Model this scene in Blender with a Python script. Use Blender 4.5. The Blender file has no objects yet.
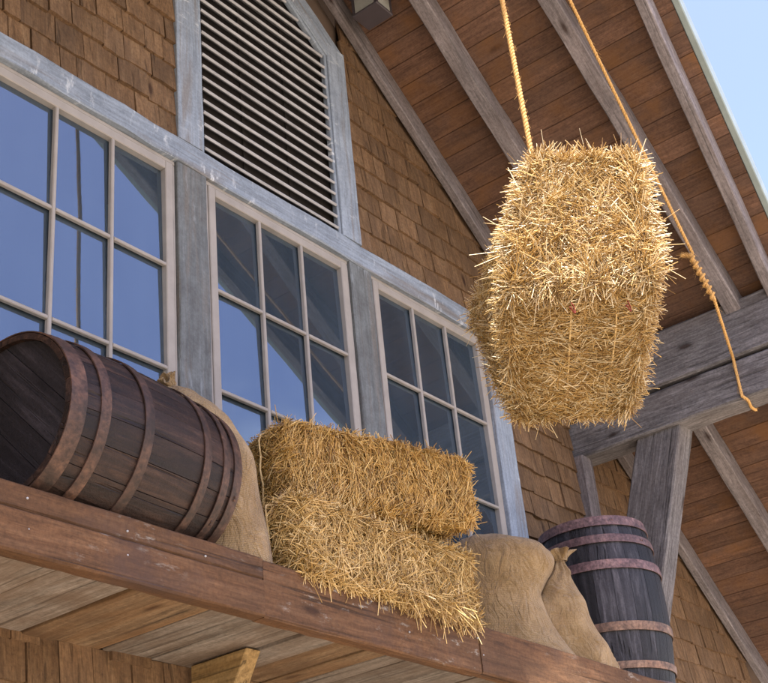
import bpy, bmesh, math, random
import numpy as np
from mathutils import Matrix, Vector
random.seed(7)
RNG = np.random.default_rng(7)
scene = bpy.context.scene
col = scene.collection

# ------------------------------------------------------------------ camera
# rows: camera right, camera down, camera forward, in world axes (X along the wall, Y into it, Z up)
CM = np.array([[0.62264901, -0.77742423, -0.08899309],
               [0.32666519, 0.36159119, -0.87323632],
               [0.71105419, 0.51464879, 0.47910183]])
FPX = 1328.4
CAM = np.array([0.0, -4.0, 0.0])
cd = bpy.data.cameras.new('camera')
cam = bpy.data.objects.new('camera', cd); col.objects.link(cam)
cd.sensor_width = 36.0; cd.lens = FPX / 768 * 36.0
cd.clip_start = 0.05; cd.clip_end = 3000
r_, d_, f_ = CM
cam.matrix_world = Matrix(((r_[0], -d_[0], -f_[0], CAM[0]), (r_[1], -d_[1], -f_[1], CAM[1]),
                           (r_[2], -d_[2], -f_[2], CAM[2]), (0, 0, 0, 1)))
scene.camera = cam
GROUND = -1.6

# ------------------------------------------------------------------ sky, sun, exposure
SUN = Vector((-0.21, -0.262, 0.93)).normalized()
w = bpy.data.worlds.new('World'); scene.world = w; w.use_nodes = True
nt = w.node_tree; nt.nodes.clear()
sky = nt.nodes.new('ShaderNodeTexSky'); sky.sky_type = 'NISHITA'; sky.sun_disc = False
sky.sun_elevation = math.asin(SUN.z); sky.sun_rotation = math.atan2(SUN.x, SUN.y)
sky.air_density = 1.0; sky.dust_density = 2.2; sky.ozone_density = 4.5
bg = nt.nodes.new('ShaderNodeBackground'); bg.inputs[1].default_value = 0.13
wo = nt.nodes.new('ShaderNodeOutputWorld')
# a few thin clouds low in the sky
tcw = nt.nodes.new('ShaderNodeTexCoord')
mpw = nt.nodes.new('ShaderNodeMapping'); mpw.inputs['Scale'].default_value = (2.2, 2.2, 6.0)
nzw = nt.nodes.new('ShaderNodeTexNoise'); nzw.inputs['Scale'].default_value = 1.3; nzw.inputs['Detail'].default_value = 8
nzw.inputs['Roughness'].default_value = 0.6
crw = nt.nodes.new('ShaderNodeValToRGB')
crw.color_ramp.elements[0].position = 0.42; crw.color_ramp.elements[0].color = (0, 0, 0, 1)
crw.color_ramp.elements[1].position = 0.64; crw.color_ramp.elements[1].color = (1, 1, 1, 1)
sepw = nt.nodes.new('ShaderNodeSeparateXYZ')
low = nt.nodes.new('ShaderNodeMapRange'); low.inputs[1].default_value = 0.30; low.inputs[2].default_value = 0.50
low.inputs[3].default_value = 1.0; low.inputs[4].default_value = 0.0
mulw = nt.nodes.new('ShaderNodeMath'); mulw.operation = 'MULTIPLY'
mixw = nt.nodes.new('ShaderNodeMixRGB'); mixw.inputs[2].default_value = (7.5, 7.8, 8.2, 1)
lk = nt.links.new
lk(tcw.outputs['Generated'], mpw.inputs[0]); lk(mpw.outputs[0], nzw.inputs['Vector']); lk(nzw.outputs[0], crw.inputs[0])
lk(tcw.outputs['Generated'], sepw.inputs[0]); lk(sepw.outputs[2], low.inputs[0])
lk(crw.outputs[0], mulw.inputs[0]); lk(low.outputs[0], mulw.inputs[1]); lk(mulw.outputs[0], mixw.inputs[0])
wb = nt.nodes.new('ShaderNodeMixRGB'); wb.blend_type = 'MULTIPLY'; wb.inputs[0].default_value = 1.0
wb.inputs[2].default_value = (1.14, 0.94, 1.0, 1)      # the camera's white balance
lk(sky.outputs[0], wb.inputs[1]); lk(wb.outputs[0], mixw.inputs[1]); lk(mixw.outputs[0], bg.inputs[0]); lk(bg.outputs[0], wo.inputs[0])
sd = bpy.data.lights.new('sun', 'SUN'); sd.energy = 5.0; sd.angle = math.radians(0.53); sd.color = (1.0, 0.94, 0.84)
so = bpy.data.objects.new('sun', sd); col.objects.link(so); so.location = (0, -6, 12)
so.rotation_euler = (-SUN).to_track_quat('-Z', 'Y').to_euler()
vs = scene.view_settings
vs.view_transform = 'Standard'; vs.look = 'None'; vs.gamma = 1.0; vs.use_curve_mapping = False
vs.exposure = 1.9

# ------------------------------------------------------------------ pixel helpers (a pixel gives a direction, the touched plane the distance)
def ray(x, y):
    return CM.T @ np.array([(x - 384) / FPX, (y - 341.5) / FPX, 1.0])
def at(x, y, X=None, Y=None, Z=None, depth=None):
    v = ray(x, y)
    t = X / v[0] if X is not None else (Z / v[2] if Z is not None else ((Y + 4) / v[1] if Y is not None else depth))
    return CAM + v * t
def proj(P):
    c = (np.asarray(P) - CAM) @ CM.T
    return np.stack([c[..., 0] / c[..., 2] * FPX + 384, c[..., 1] / c[..., 2] * FPX + 341.5, c[..., 2]], -1)

# ------------------------------------------------------------------ object helpers
WORLD = {}
def link(o, parent=None, world=None):
    col.objects.link(o)
    world = world or Matrix.Identity(4)
    WORLD[o.name] = world
    if parent is not None:
        o.parent = parent
        o.matrix_parent_inverse = WORLD[parent.name].inverted()
    o.matrix_basis = world
    return o
def mesh(name, verts, faces, mat, parent=None, world=None, smooth=False):
    me = bpy.data.meshes.new(name)
    me.from_pydata([tuple(v) for v in verts], [], [tuple(f) for f in faces]); me.update()
    if mat: me.materials.append(mat)
    if smooth: me.polygons.foreach_set('use_smooth', [True] * len(me.polygons))
    return link(bpy.data.objects.new(name, me), parent, world)
def fix_normals(o):
    bm = bmesh.new(); bm.from_mesh(o.data); bmesh.ops.recalc_face_normals(bm, faces=bm.faces); bm.to_mesh(o.data); bm.free()
def empty(name, loc, label, cat, group=None):
    o = bpy.data.objects.new(name, None); o.empty_display_size = 0.1
    link(o, None, Matrix.Translation(Vector(loc)))
    return tag(o, label, cat, group)
def tag(o, label=None, cat=None, group=None, kind=None):
    if label: o['label'] = label
    if cat: o['category'] = cat
    if group: o['group'] = group
    if kind: o['kind'] = kind
    return o
def basis(p0, p1, side):
    x = (Vector(p1) - Vector(p0)); L = x.length; x.normalize()
    y = Vector(side); y = (y - x * y.dot(x)).normalized(); z = x.cross(y)
    m = Matrix(((x.x, y.x, z.x, p0[0]), (x.y, y.y, z.y, p0[1]), (x.z, y.z, z.z, p0[2]), (0, 0, 0, 1)))
    return m, L
def timber(name, p0, p1, side, wd, th, mat, parent=None, ch=0.004, seg=1, jit=0.0, off=(0, 0)):
    """a sawn board: chamfered section wd (along side) x th, swept p0 -> p1; local X is the grain"""
    m, L = basis(p0, p1, side)
    a, b = wd / 2, th / 2; c = min(ch, a * .4, b * .4)
    prof = [(-a + c, -b), (a - c, -b), (a, -b + c), (a, b - c), (a - c, b), (-a + c, b), (-a, b - c), (-a, -b + c)]
    vs_, fs = [], []
    rr = random.Random(hash((round(p0[0], 3), round(p0[1], 3), round(p0[2], 3), name)) & 0xffff)
    for i in range(seg + 1):
        ja, jb = rr.uniform(-jit, jit), rr.uniform(-jit, jit)
        for (u, v) in prof:
            vs_.append((L * i / seg, u + off[0] + ja + rr.uniform(-jit, jit) * .6, v + off[1] + jb + rr.uniform(-jit, jit) * .6))
    for i in range(seg):
        for k in range(8):
            k2 = (k + 1) % 8
            fs.append((i * 8 + k, i * 8 + k2, i * 8 + 8 + k2, i * 8 + 8 + k))
    fs.append(tuple(range(7, -1, -1))); n = seg * 8; fs.append(tuple(range(n, n + 8)))
    o = mesh(name, vs_, fs, mat, parent, m)
    fix_normals(o)
    return o
def boxv(x0, x1, y0, y1, z0, z1):
    v = [(x, y, z) for x in (x0, x1) for y in (y0, y1) for z in (z0, z1)]
    f = [(0, 1, 3, 2), (4, 6, 7, 5), (0, 4, 5, 1), (2, 3, 7, 6), (0, 2, 6, 4), (1, 5, 7, 3)]
    return v, f
def join_boxes(bs):
    V, F = [], []
    for b in bs:
        v, f = boxv(*b); n = len(V); V += v; F += [tuple(i + n for i in q) for q in f]
    return V, F
def prism_xz(poly, y0, y1):
    """polygon in X-Z pushed from y0 to y1"""
    n = len(poly)
    V = [(x, y0, z) for x, z in poly] + [(x, y1, z) for x, z in poly]
    F = [tuple(range(n)), tuple(range(2 * n - 1, n - 1, -1))] + [(i, i + n, (i + 1) % n + n, (i + 1) % n) for i in range(n)]
    return V, F
def tube(pts, r, sides=8, closed=False, cap=True):
    P = np.asarray(pts, float); n = len(P)
    T = np.gradient(P, axis=0); T /= np.linalg.norm(T, axis=1)[:, None] + 1e-12
    up = np.array([0.0, 0, 1]) if abs(T[0][2]) < .9 else np.array([1.0, 0, 0])
    N = np.cross(T[0], up); N /= np.linalg.norm(N)
    V, F = [], []
    rr = np.broadcast_to(np.asarray(r, float), (n,))
    for i in range(n):
        N = N - T[i] * (N @ T[i]); N /= np.linalg.norm(N) + 1e-12; B = np.cross(T[i], N)
        for k in range(sides):
            a = 2 * math.pi * k / sides
            V.append(P[i] + rr[i] * (math.cos(a) * N + math.sin(a) * B))
    for i in range(n - 1):
        for k in range(sides):
            k2 = (k + 1) % sides
            F.append((i * sides + k, i * sides + k2, (i + 1) * sides + k2, (i + 1) * sides + k))
    if cap:
        F.append(tuple(range(sides - 1, -1, -1))); F.append(tuple(range((n - 1) * sides, n * sides)))
    return V, F

# ------------------------------------------------------------------ materials
class MB:
    def __init__(s, name, rough=.8, spec=.3):
        s.m = bpy.data.materials.new(name); s.m.use_nodes = True
        s.nt = s.m.node_tree; s.b = s.nt.nodes['Principled BSDF']
        s.b.inputs['Roughness'].default_value = rough
        s.b.inputs['Specular IOR Level'].default_value = spec
    def n(s, t, **k):
        o = s.nt.nodes.new(t)
        for a, v in k.items(): setattr(o, a, v)
        return o
    def l(s, a, b): s.nt.links.new(a, b)
    def math(s, op, a, b=None, clamp=False):
        o = s.n('ShaderNodeMath', operation=op, use_clamp=clamp)
        for i, v in enumerate((a, b)):
            if v is None: continue
            if isinstance(v, (int, float)): o.inputs[i].default_value = v
            else: s.l(v, o.inputs[i])
        return o.outputs[0]
    def coords(s, rnd=True, which='Object'):
        tc = s.n('ShaderNodeTexCoord'); c = tc.outputs[which]
        s.oi = s.n('ShaderNodeObjectInfo').outputs['Random']
        if rnd:
            cx = s.n('ShaderNodeCombineXYZ')
            s.l(s.math('MULTIPLY', s.oi, 37.0), cx.inputs[0]); s.l(s.math('MULTIPLY', s.oi, 91.0), cx.inputs[1]); s.l(s.math('MULTIPLY', s.oi, 53.0), cx.inputs[2])
            va = s.n('ShaderNodeVectorMath', operation='ADD'); s.l(c, va.inputs[0]); s.l(cx.outputs[0], va.inputs[1]); c = va.outputs[0]
        return c
    def noise(s, c, scale=(1, 1, 1), sc=1.0, det=5, rough=.6, dist=0.0):
        mp = s.n('ShaderNodeMapping'); mp.inputs['Scale'].default_value = scale; s.l(c, mp.inputs[0])
        nz = s.n('ShaderNodeTexNoise'); nz.inputs['Scale'].default_value = sc; nz.inputs['Detail'].default_value = det
        nz.inputs['Roughness'].default_value = rough; nz.inputs['Distortion'].default_value = dist
        s.l(mp.outputs[0], nz.inputs['Vector']); return nz.outputs[0]
    def ramp(s, fac, stops):
        cr = s.n('ShaderNodeValToRGB'); e = cr.color_ramp.elements
        while len(e) < len(stops): e.new(0.5)
        for q, (p, c) in zip(e, stops):
            q.position = p; q.color = (*c, 1) if len(c) == 3 else c
        s.l(fac, cr.inputs[0]); return cr.outputs[0]
    def mix(s, fac, a, b, mode='MIX'):
        o = s.n('ShaderNodeMixRGB', blend_type=mode)
        for i, v in zip((0, 1, 2), (fac, a, b)):
            if isinstance(v, (int, float)): o.inputs[i].default_value = v
            elif isinstance(v, tuple): o.inputs[i].default_value = (*v, 1)
            else: s.l(v, o.inputs[i])
        return o.outputs[0]
    def value(s, c, lo, hi):
        """per-object brightness"""
        mr = s.n('ShaderNodeMapRange'); mr.inputs[3].default_value = lo; mr.inputs[4].default_value = hi; s.l(s.oi, mr.inputs[0])
        h = s.n('ShaderNodeHueSaturation'); s.l(mr.outputs[0], h.inputs['Value']); s.l(c, h.inputs['Color']); return h.outputs[0]
    def bump(s, h, st=.3, dist=.01):
        b = s.n('ShaderNodeBump'); b.inputs['Strength'].default_value = st; b.inputs['Distance'].default_value = dist
        s.l(h, b.inputs['Height']); s.l(b.outputs[0], s.b.inputs['Normal'])
    def out(s, c): s.l(c, s.b.inputs['Base Color']); return s.m
BK, WH = (0, 0, 0), (1, 1, 1)
def wood(name, dark, mid, light, alt=None, altamt=.5, var=(.75, 1.2), axis=0, g=1.0, rough=.82, bump=.5, spots=None, crack=.8, stain=None, dots=None):
    """grain along local axis; alt = patches of a second colour; spots = worn pale flecks; stain = dark runs"""
    q = MB(name, rough, .25); c = q.coords()
    sc = [34 * g] * 3; sc[axis] = 2.6 * g
    fine = [190 * g] * 3; fine[axis] = 14 * g
    n1 = q.noise(c, tuple(sc), 1, 6, .65, .9); n2 = q.noise(c, tuple(fine), 1, 3, .6)
    base = q.ramp(n1, [(.25, dark), (.5, mid), (.75, light)])
    base = q.mix(.55, base, q.ramp(n2, [(.3, (.55,) * 3), (.7, (1.25,) * 3)]), 'MULTIPLY')
    iso = q.noise(c, (55, 55, 55), 1, 7, .72)
    base = q.mix(.75, base, q.ramp(iso, [(.28, (.5,) * 3), (.5, (1.0,) * 3), (.72, (1.4,) * 3)]), 'MULTIPLY')
    big = q.noise(c, (3.2, 3.2, 3.2), 1, 4, .6)
    base = q.mix(.7, base, q.ramp(big, [(.3, (.68,) * 3), (.7, (1.2,) * 3)]), 'MULTIPLY')
    # knots: sparse dark rings
    sk = [5.0] * 3; sk[axis] = 1.6
    mk = q.n('ShaderNodeMapping'); mk.inputs['Scale'].default_value = sk; q.l(c, mk.inputs[0])
    vo = q.n('ShaderNodeTexVoronoi'); vo.inputs['Scale'].default_value = 1.0; q.l(mk.outputs[0], vo.inputs['Vector'])
    base = q.mix(1.0, base, q.ramp(vo.outputs[0], [(.05, (.28, .22, .2)), (.09, (.7,) * 3), (.13, WH)]), 'MULTIPLY')
    if alt:
        s3 = [5] * 3; s3[axis] = 1.1
        n3 = q.noise(c, tuple(s3), 1, 5, .6, .4)
        base = q.mix(q.math('MULTIPLY', q.ramp(n3, [(.42, BK), (.62, WH)]), altamt), base, q.mix(.5, base, alt))
    s5 = [46 * g] * 3; s5[axis] = .9 * g
    n5 = q.noise(c, tuple(s5), 1, 2, .5, .3)
    ck = q.ramp(n5, [(.30, BK), (.36, WH)])
    base = q.mix(crack, base, q.mix(1.0, base, q.ramp(ck, [(0, (.3,) * 3), (1, WH)]), 'MULTIPLY'))
    if stain:
        n6 = q.noise(c, (2.2, 2.2, 2.2), 1, 5, .65)
        base = q.mix(q.math('MULTIPLY', q.ramp(n6, [(.5, BK), (.68, WH)]), .7), base, stain)
    if spots:
        s4 = [26] * 3; s4[axis] = 9
        n4 = q.noise(c, tuple(s4), 1, 6, .72); n7 = q.noise(c, (1.5, 1.5, 1.5), 1, 2, .5)
        base = q.mix(q.math('MULTIPLY', q.ramp(n4, [(.58, BK), (.70, WH)]), q.ramp(n7, [(.54, BK), (.66, WH)])), base, spots)
    base = q.value(base, *var)
    hsum = q.math('ADD', q.math('MULTIPLY', n1, .6), q.math('ADD', q.math('MULTIPLY', iso, .7), q.math('MULTIPLY', ck, .8)))
    q.bump(hsum, bump, .006)
    return q.out(base)

M = {}
M['shingle'] = wood('shingle wood', (0.085, 0.0471, 0.0221), (0.1522, 0.0894, 0.0443), (0.2125, 0.1365, 0.0728), alt=(0.1063, 0.0759, 0.0553), altamt=.5, var=(.8, 1.15), axis=2, g=.8, bump=.8, crack=.5)
M['soffit'] = wood('soffit wood', (0.0753, 0.04, 0.0247), (0.124, 0.0681, 0.0438), (0.1772, 0.1017, 0.0666), alt=(0.0798, 0.0527, 0.0399), altamt=.7, var=(.8, 1.15), bump=.3, stain=(0.1506, 0.0708, 0.0247), crack=.3)
M['rafter'] = wood('rafter wood', (0.1012, 0.0902, 0.0912), (0.1748, 0.1582, 0.1613), (0.276, 0.253, 0.2592), alt=(0.138, 0.0966, 0.0768), var=(.85, 1.1), bump=.6, g=1.2, crack=.5)
M['beam'] = wood('beam wood', (0.0506, 0.0484, 0.051), (0.1334, 0.1283, 0.1323), (0.23, 0.2232, 0.2303), alt=(0.0828, 0.0605, 0.049), var=(.9, 1.1), bump=.8, g=1.25, crack=.5)
M['fascia'] = wood('fascia wood', (0.0443, 0.021, 0.0093), (0.1125, 0.055, 0.0238), (0.1807, 0.0999, 0.0507), alt=(0.0512, 0.0275, 0.0138), altamt=.9, var=(.85, 1.1), bump=.7, spots=(0.3067, 0.2898, 0.2533), g=.7, stain=(0.0614, 0.0362, 0.0269))
M['plank'] = wood('brown plank wood', (0.0828, 0.0534, 0.0294), (0.1932, 0.1288, 0.0736), (0.2944, 0.2116, 0.1288), alt=(0.2024, 0.1012, 0.0368), altamt=.9, var=(.75, 1.15), bump=.6, stain=(0.1012, 0.0552, 0.0276), g=.8)
M['plank_grey'] = wood('grey plank wood', (.085, .072, .06), (.19, .165, .14), (.30, .27, .235), alt=(.15, .10, .065), altamt=.8, var=(.75, 1.15), bump=.6, stain=(.10, .065, .04), g=.8)
M['bracket'] = wood('bracket wood', axis=1, g=.7, dark=(.17, .105, .04), mid=(.25, .165, .068), light=(.33, .23, .105), var=(.95, 1.05), bump=.4)
M['stave'] = wood('stave wood', (.006, .004, .0035), (.030, .0155, .0105), (.085, .047, .030), alt=(.006, .005, .006), altamt=1.0, var=(.5, 1.35), bump=1.0, rough=.55, g=.7, stain=(.007, .006, .007))
M['stave_black'] = wood('black stave wood', (.004, .004, .0045), (.018, .0175, .021), (.07, .068, .076), alt=(.006, .0055, .0065), altamt=1.0, var=(.35, 1.9), bump=.9, rough=.5, g=.7)
M['head'] = wood('barrel head wood', (.005, .0045, .0055), (.013, .0115, .0135), (.035, .03, .034), var=(.75, 1.25), bump=.9, rough=.6, g=.8)

def paint(name, base, worn, white, rough=.6, drip=(26, 9, 9)):
    q = MB(name, rough, .3); c = q.coords()
    n1 = q.noise(c, (6, 6, 6), 1, 7, .7); n2 = q.noise(c, (2.5, 30, 30), 1, 4, .6)
    b = q.mix(q.ramp(n1, [(.35, BK), (.7, WH)]), base, worn)
    b = q.mix(.5, b, q.ramp(n2, [(.3, (.7,) * 3), (.7, (1.15,) * 3)]), 'MULTIPLY')
    ng = q.noise(c, (3, 60, 60), 1, 5, .65, .5)
    b = q.mix(.8, b, q.ramp(ng, [(.3, (.6,) * 3), (.5, (.98,) * 3), (.7, (1.2,) * 3)]), 'MULTIPLY')
    nb = q.noise(c, (1.2, 14, 14), 1, 5, .6, .6)
    b = q.mix(q.math('MULTIPLY', q.ramp(nb, [(.52, BK), (.68, WH)]), .6), b, (.15, .125, .10))
    ni = q.noise(c, (70, 70, 70), 1, 5, .7)
    b = q.mix(.6, b, q.ramp(ni, [(.3, (.65,) * 3), (.7, (1.25,) * 3)]), 'MULTIPLY')
    n3 = q.noise(c, drip, 1, 6, .7); n4 = q.noise(c, (1.6, 4, 4), 1, 2, .5)
    b = q.mix(q.math('MULTIPLY', q.ramp(n3, [(.55, BK), (.68, WH)]), q.ramp(n4, [(.48, BK), (.62, WH)])), b, white)
    b = q.value(b, .92, 1.08); q.bump(n1, .3, .004)
    return q.out(b)
M['trim'] = paint('weathered blue-grey trim', (.265, .315, .375), (.185, .225, .275), (.56, .60, .63))
M['post'] = paint('weathered grey post', (0.1403, 0.1573, 0.1615), (0.085, 0.0892, 0.0892), (0.2295, 0.2635, 0.2848), drip=(4, 22, 22))
def plain(name, c0, rough=.5, metal=0, spec=.4, n=.15, sc=8, bump=.1):
    q = MB(name, rough, spec); c = q.coords(); z = q.noise(c, (sc,) * 3, 1, 6, .65)
    q.b.inputs['Metallic'].default_value = metal
    b = q.mix(1.0, tuple(c0), q.ramp(z, [(.25, (1 - n,) * 3), (.75, (1 + n,) * 3)]), 'MULTIPLY')
    q.bump(z, bump, .003); return q.out(b)
M['frame'] = plain('window frame paint', (.27, .25, .225), .55)
M['louver'] = plain('louver paint', (.30, .305, .315), .6, n=.3)
M['dark'] = plain('painted vent shade', (.012, .010, .009), .9)  # near-black: shade behind the louvres put into the colour
M['room'] = plain('room lining', (.10, .115, .13), .9, n=.3)
M['roof'] = plain('metal roof edge', (.22, .27, .265), .5, metal=.3)
M['housing'] = plain('lamp housing', (.05, .042, .047), .45)
M['lamp_glass'] = plain('lamp lens', (.28, .29, .26), .25)
M['iron'] = plain('pulley iron', (.05, .045, .04), .5, metal=.6)
M['wallback'] = plain('wall sheathing', (.10, .07, .05), .9)
def hoopm(name, a, b_, c_):
    q = MB(name, .6, .4); c = q.coords(); q.b.inputs['Metallic'].default_value = .15
    n1 = q.noise(c, (9, 9, 9), 1, 7, .7); n2 = q.noise(c, (60, 60, 60), 1, 3, .6)
    b = q.ramp(n1, [(.32, a), (.5, b_), (.68, c_)]); b = q.mix(.85, b, q.ramp(n2, [(.3, (.45,) * 3), (.7, (1.4,) * 3)]), 'MULTIPLY')
    n9 = q.noise(c, (22, 22, 22), 1, 6, .75); b = q.mix(.8, b, q.ramp(n9, [(.35, (.4, .38, .38)), (.5, WH), (.7, (1.35, 1.2, 1.05))]), 'MULTIPLY')
    b = q.value(b, .8, 1.2); q.bump(n2, .35, .003); return q.out(b)
M['hoop'] = hoopm('rusty hoop', (0.0202, 0.0115, 0.0079), (0.0504, 0.0266, 0.018), (0.1008, 0.0533, 0.0324))
M['hoop_purple'] = hoopm('rusty purple hoop', (.07, .04, .042), (.135, .082, .082), (.21, .135, .125))
M['hoop_orange'] = hoopm('rusty orange hoop', (0.085, 0.0494, 0.0374), (0.17, 0.1045, 0.0715), (0.2465, 0.1615, 0.11))
def strawm(name, stops, trans=.18):
    q = MB(name, .40, .65)
    gi = q.n('ShaderNodeNewGeometry')
    c = q.ramp(gi.outputs['Random Per Island'], stops)
    cc = q.coords(False); n = q.noise(cc, (5, 5, 5), 1, 3, .6)
    c = q.mix(.6, c, q.ramp(n, [(.3, (.72, .68, .6)), (.7, (1.15, 1.15, 1.15))]), 'MULTIPLY')
    q.out(c)
    tr = q.n('ShaderNodeBsdfTranslucent'); q.l(c, tr.inputs[0])
    mx = q.n('ShaderNodeMixShader'); mx.inputs[0].default_value = trans
    q.l(q.b.outputs[0], mx.inputs[1]); q.l(tr.outputs[0], mx.inputs[2])
    q.l(mx.outputs[0], q.nt.nodes['Material Output'].inputs[0]); return q.m
M['straw'] = strawm('pale straw', [(0, (.21, .11, .028)), (.22, (.45, .27, .075)), (.6, (.63, .43, .155)), (1, (.90, .80, .55))])
M['straw_gold'] = strawm('golden straw', [(0, (0.1996, 0.1012, 0.0231)), (.3, (0.508, 0.2992, 0.0693)), (.7, (0.6713, 0.4312, 0.1309)), (1, (0.7711, 0.5808, 0.2464))])
M['straw_grey'] = strawm('bleached straw', [(0, (0.2059, 0.1141, 0.0302)), (.3, (0.5098, 0.3234, 0.095)), (.65, (0.6863, 0.4756, 0.1771)), (1, (0.8431, 0.6658, 0.3283))])
def balem(name, a, b_):
    q = MB(name, .9, .1); c = q.coords(False); n = q.noise(c, (40, 40, 40), 1, 5, .7)
    q.bump(n, 1.0, .02); return q.out(q.ramp(n, [(.3, a), (.7, b_)]))
M['bale'] = balem('bale core', (.08, .042, .012), (.34, .20, .065))
def burlap(name):
    q = MB(name, .95, .1); c = q.coords(False)
    uv = q.n('ShaderNodeUVMap').outputs[0]
    n1 = q.noise(c, (7, 7, 7), 1, 6, .7); n2 = q.noise(c, (120, 120, 120), 1, 3, .6)
    def wv(d):
        o = q.n('ShaderNodeTexWave', bands_direction=d); o.inputs['Scale'].default_value = 60; o.inputs['Distortion'].default_value = 1.2
        o.inputs['Detail'].default_value = 2; o.inputs['Detail Scale'].default_value = 3; q.l(uv, o.inputs[0]); return o.outputs[1]
    wx, wy = wv('X'), wv('Y')
    wsum = q.math('MAXIMUM', wx, wy)
    b = q.ramp(n1, [(.3, (.21, .135, .06)), (.5, (.28, .19, .09)), (.72, (.36, .255, .13))])
    b = q.mix(.45, b, q.ramp(n2, [(.3, (.6,) * 3), (.7, (1.3,) * 3)]), 'MULTIPLY')
    b = q.mix(.45, b, q.ramp(wsum, [(.2, (.6,) * 3), (.9, (1.15,) * 3)]), 'MULTIPLY')
    n5 = q.noise(c, (11, 11, 5), 1, 4, .55, 1.6); rid = q.math('ABSOLUTE', q.math('SUBTRACT', n5, .5))
    b1 = q.n('ShaderNodeBump'); b1.inputs['Strength'].default_value = .9; b1.inputs['Distance'].default_value = .05; q.l(rid, b1.inputs['Height'])
    b2 = q.n('ShaderNodeBump'); b2.inputs['Strength'].default_value = .6; b2.inputs['Distance'].default_value = .004; q.l(q.math('ADD', wsum, n2), b2.inputs['Height'])
    q.l(b1.outputs[0], b2.inputs['Normal']); q.l(b2.outputs[0], q.b.inputs['Normal'])
    try: q.b.inputs['Sheen Weight'].default_value = .2
    except Exception: pass
    return q.out(b)
M['burlap'] = burlap('burlap')
def ropem(name, a, b_):
    q = MB(name, .9, .15); c = q.coords(False); n = q.noise(c, (160, 160, 60), 1, 3, .6)
    q.bump(n, .5, .003); return q.out(q.ramp(n, [(.3, a), (.7, b_)]))
M['rope'] = ropem('hemp rope', (.40, .22, .065), (.68, .43, .17))
M['twine'] = ropem('baling twine', (.45, .30, .12), (.70, .54, .28))
def glass():
    q = MB('window glass'); q.nt.nodes.remove(q.b)
    c = q.coords(True); n = q.noise(c, (1.3, 1.3, 1.3), 1, 2, .5)
    bp = q.n('ShaderNodeBump'); bp.inputs['Strength'].default_value = .035; bp.inputs['Distance'].default_value = .02; q.l(n, bp.inputs['Height'])
    fr = q.n('ShaderNodeFresnel'); fr.inputs[0].default_value = 2.3
    gl = q.n('ShaderNodeBsdfGlossy'); gl.inputs['Roughness'].default_value = .01; gl.inputs['Color'].default_value = (.72, .86, 1, 1); q.l(bp.outputs[0], gl.inputs['Normal'])
    tr = q.n('ShaderNodeBsdfTransparent'); tr.inputs[0].default_value = (.62, .70, .76, 1)
    d1 = q.n('ShaderNodeBsdfDiffuse'); d1.inputs[0].default_value = (.28, .40, .54, 1)   # dust film
    dn = q.noise(c, (5, 5, 1.6), 1, 5, .6)
    m0 = q.n('ShaderNodeMixShader'); q.l(q.math('MULTIPLY', q.ramp(dn, [(.3, (.65,) * 3), (.75, WH)]), .13), m0.inputs[0])
    q.l(tr.outputs[0], m0.inputs[1]); q.l(d1.outputs[0], m0.inputs[2])
    mx = q.n('ShaderNodeMixShader'); q.l(fr.outputs[0], mx.inputs[0]); q.l(m0.outputs[0], mx.inputs[1]); q.l(gl.outputs[0], mx.inputs[2])
    q.l(mx.outputs[0], q.nt.nodes['Material Output'].inputs[0]); return q.m
M['glass'] = glass()
def groundm():
    q = MB('ground concrete', .9, .2); c = q.coords(False); n = q.noise(c, (1, 1, 1), .7, 9, .65)
    q.bump(n, .3, .02); return q.out(q.ramp(n, [(.3, (.27, .225, .17)), (.7, (.39, .33, .26))]))
M['ground'] = groundm()

# ------------------------------------------------------------------ ground
g = mesh('ground', [(-900, -900, GROUND), (900, -900, GROUND), (900, 900, GROUND), (-900, 900, GROUND)], [(0, 1, 2, 3)], M['ground'])
tag(g, kind='structure')

# ------------------------------------------------------------------ barn
RX, RZ, SL = 4.65, 6.558, 0.793            # ridge X, rafter underside at ridge, slope
def zr(X, dz=0.0): return RZ + dz - SL * abs(X - RX)
SOF = 0.19                                  # soffit above rafter underside (vertical)
XL, XR = -1.0, 10.3
def yv(X): return -2.125 + 0.12 * abs(X - RX)   # verge: the hood juts out further at the ridge
barn = empty('barn', (4.65, 0.2, GROUND), 'timber shingled barn gable with deep roof overhang and tall paned windows', 'barn')

# wall sheathing with openings
WIN_L = (2.775, 4.148, 5.512); GW = 1.02; WT, WBOT = 4.075, 1.80
FW = 0.05
outer = [(XL + .5, GROUND), (XR - .4, GROUND), (XR - .4, zr(XR - .4, .1)), (RX, RZ + .1), (XL + .5, zr(XL + .5, .1))]
strips = []
wb0, wb1 = 0.03, 0.2
def rect(a, b, c, d): return prism_xz([(a, c), (b, c), (b, d), (a, d)], wb0, wb1)
pieces = [rect(outer[0][0], outer[1][0], GROUND, 1.75)]
xs = [outer[0][0]]
for x in WIN_L: xs += [x - .02, x + GW + .02]
xs.append(outer[1][0])
# side pieces up to 4.1 must stay under the roof line
pieces.append(prism_xz([(outer[0][0], 1.75), (xs[1], 1.75), (xs[1], 4.1), (1.55, 4.1), (outer[0][0], zr(outer[0][0], .1))], wb0, wb1))
for i in (1, 2): pieces.append(rect(xs[2 * i], xs[2 * i + 1], 1.75, 4.1))
pieces.append(prism_xz([(xs[6], 1.75), (outer[1][0], 1.75), (outer[1][0], zr(outer[1][0], .1)), (7.75, 4.1), (xs[6], 4.1)], wb0, wb1))
pieces.append(prism_xz([(1.55, 4.1), (7.75, 4.1), (RX, RZ + .1)], wb0, wb1))
V, F = [], []
for v, f in pieces:
    n = len(V); V += v; F += [tuple(i + n for i in q) for q in f]
wall = mesh('wall', V, F, M['wallback'], barn); fix_normals(wall)

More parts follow.
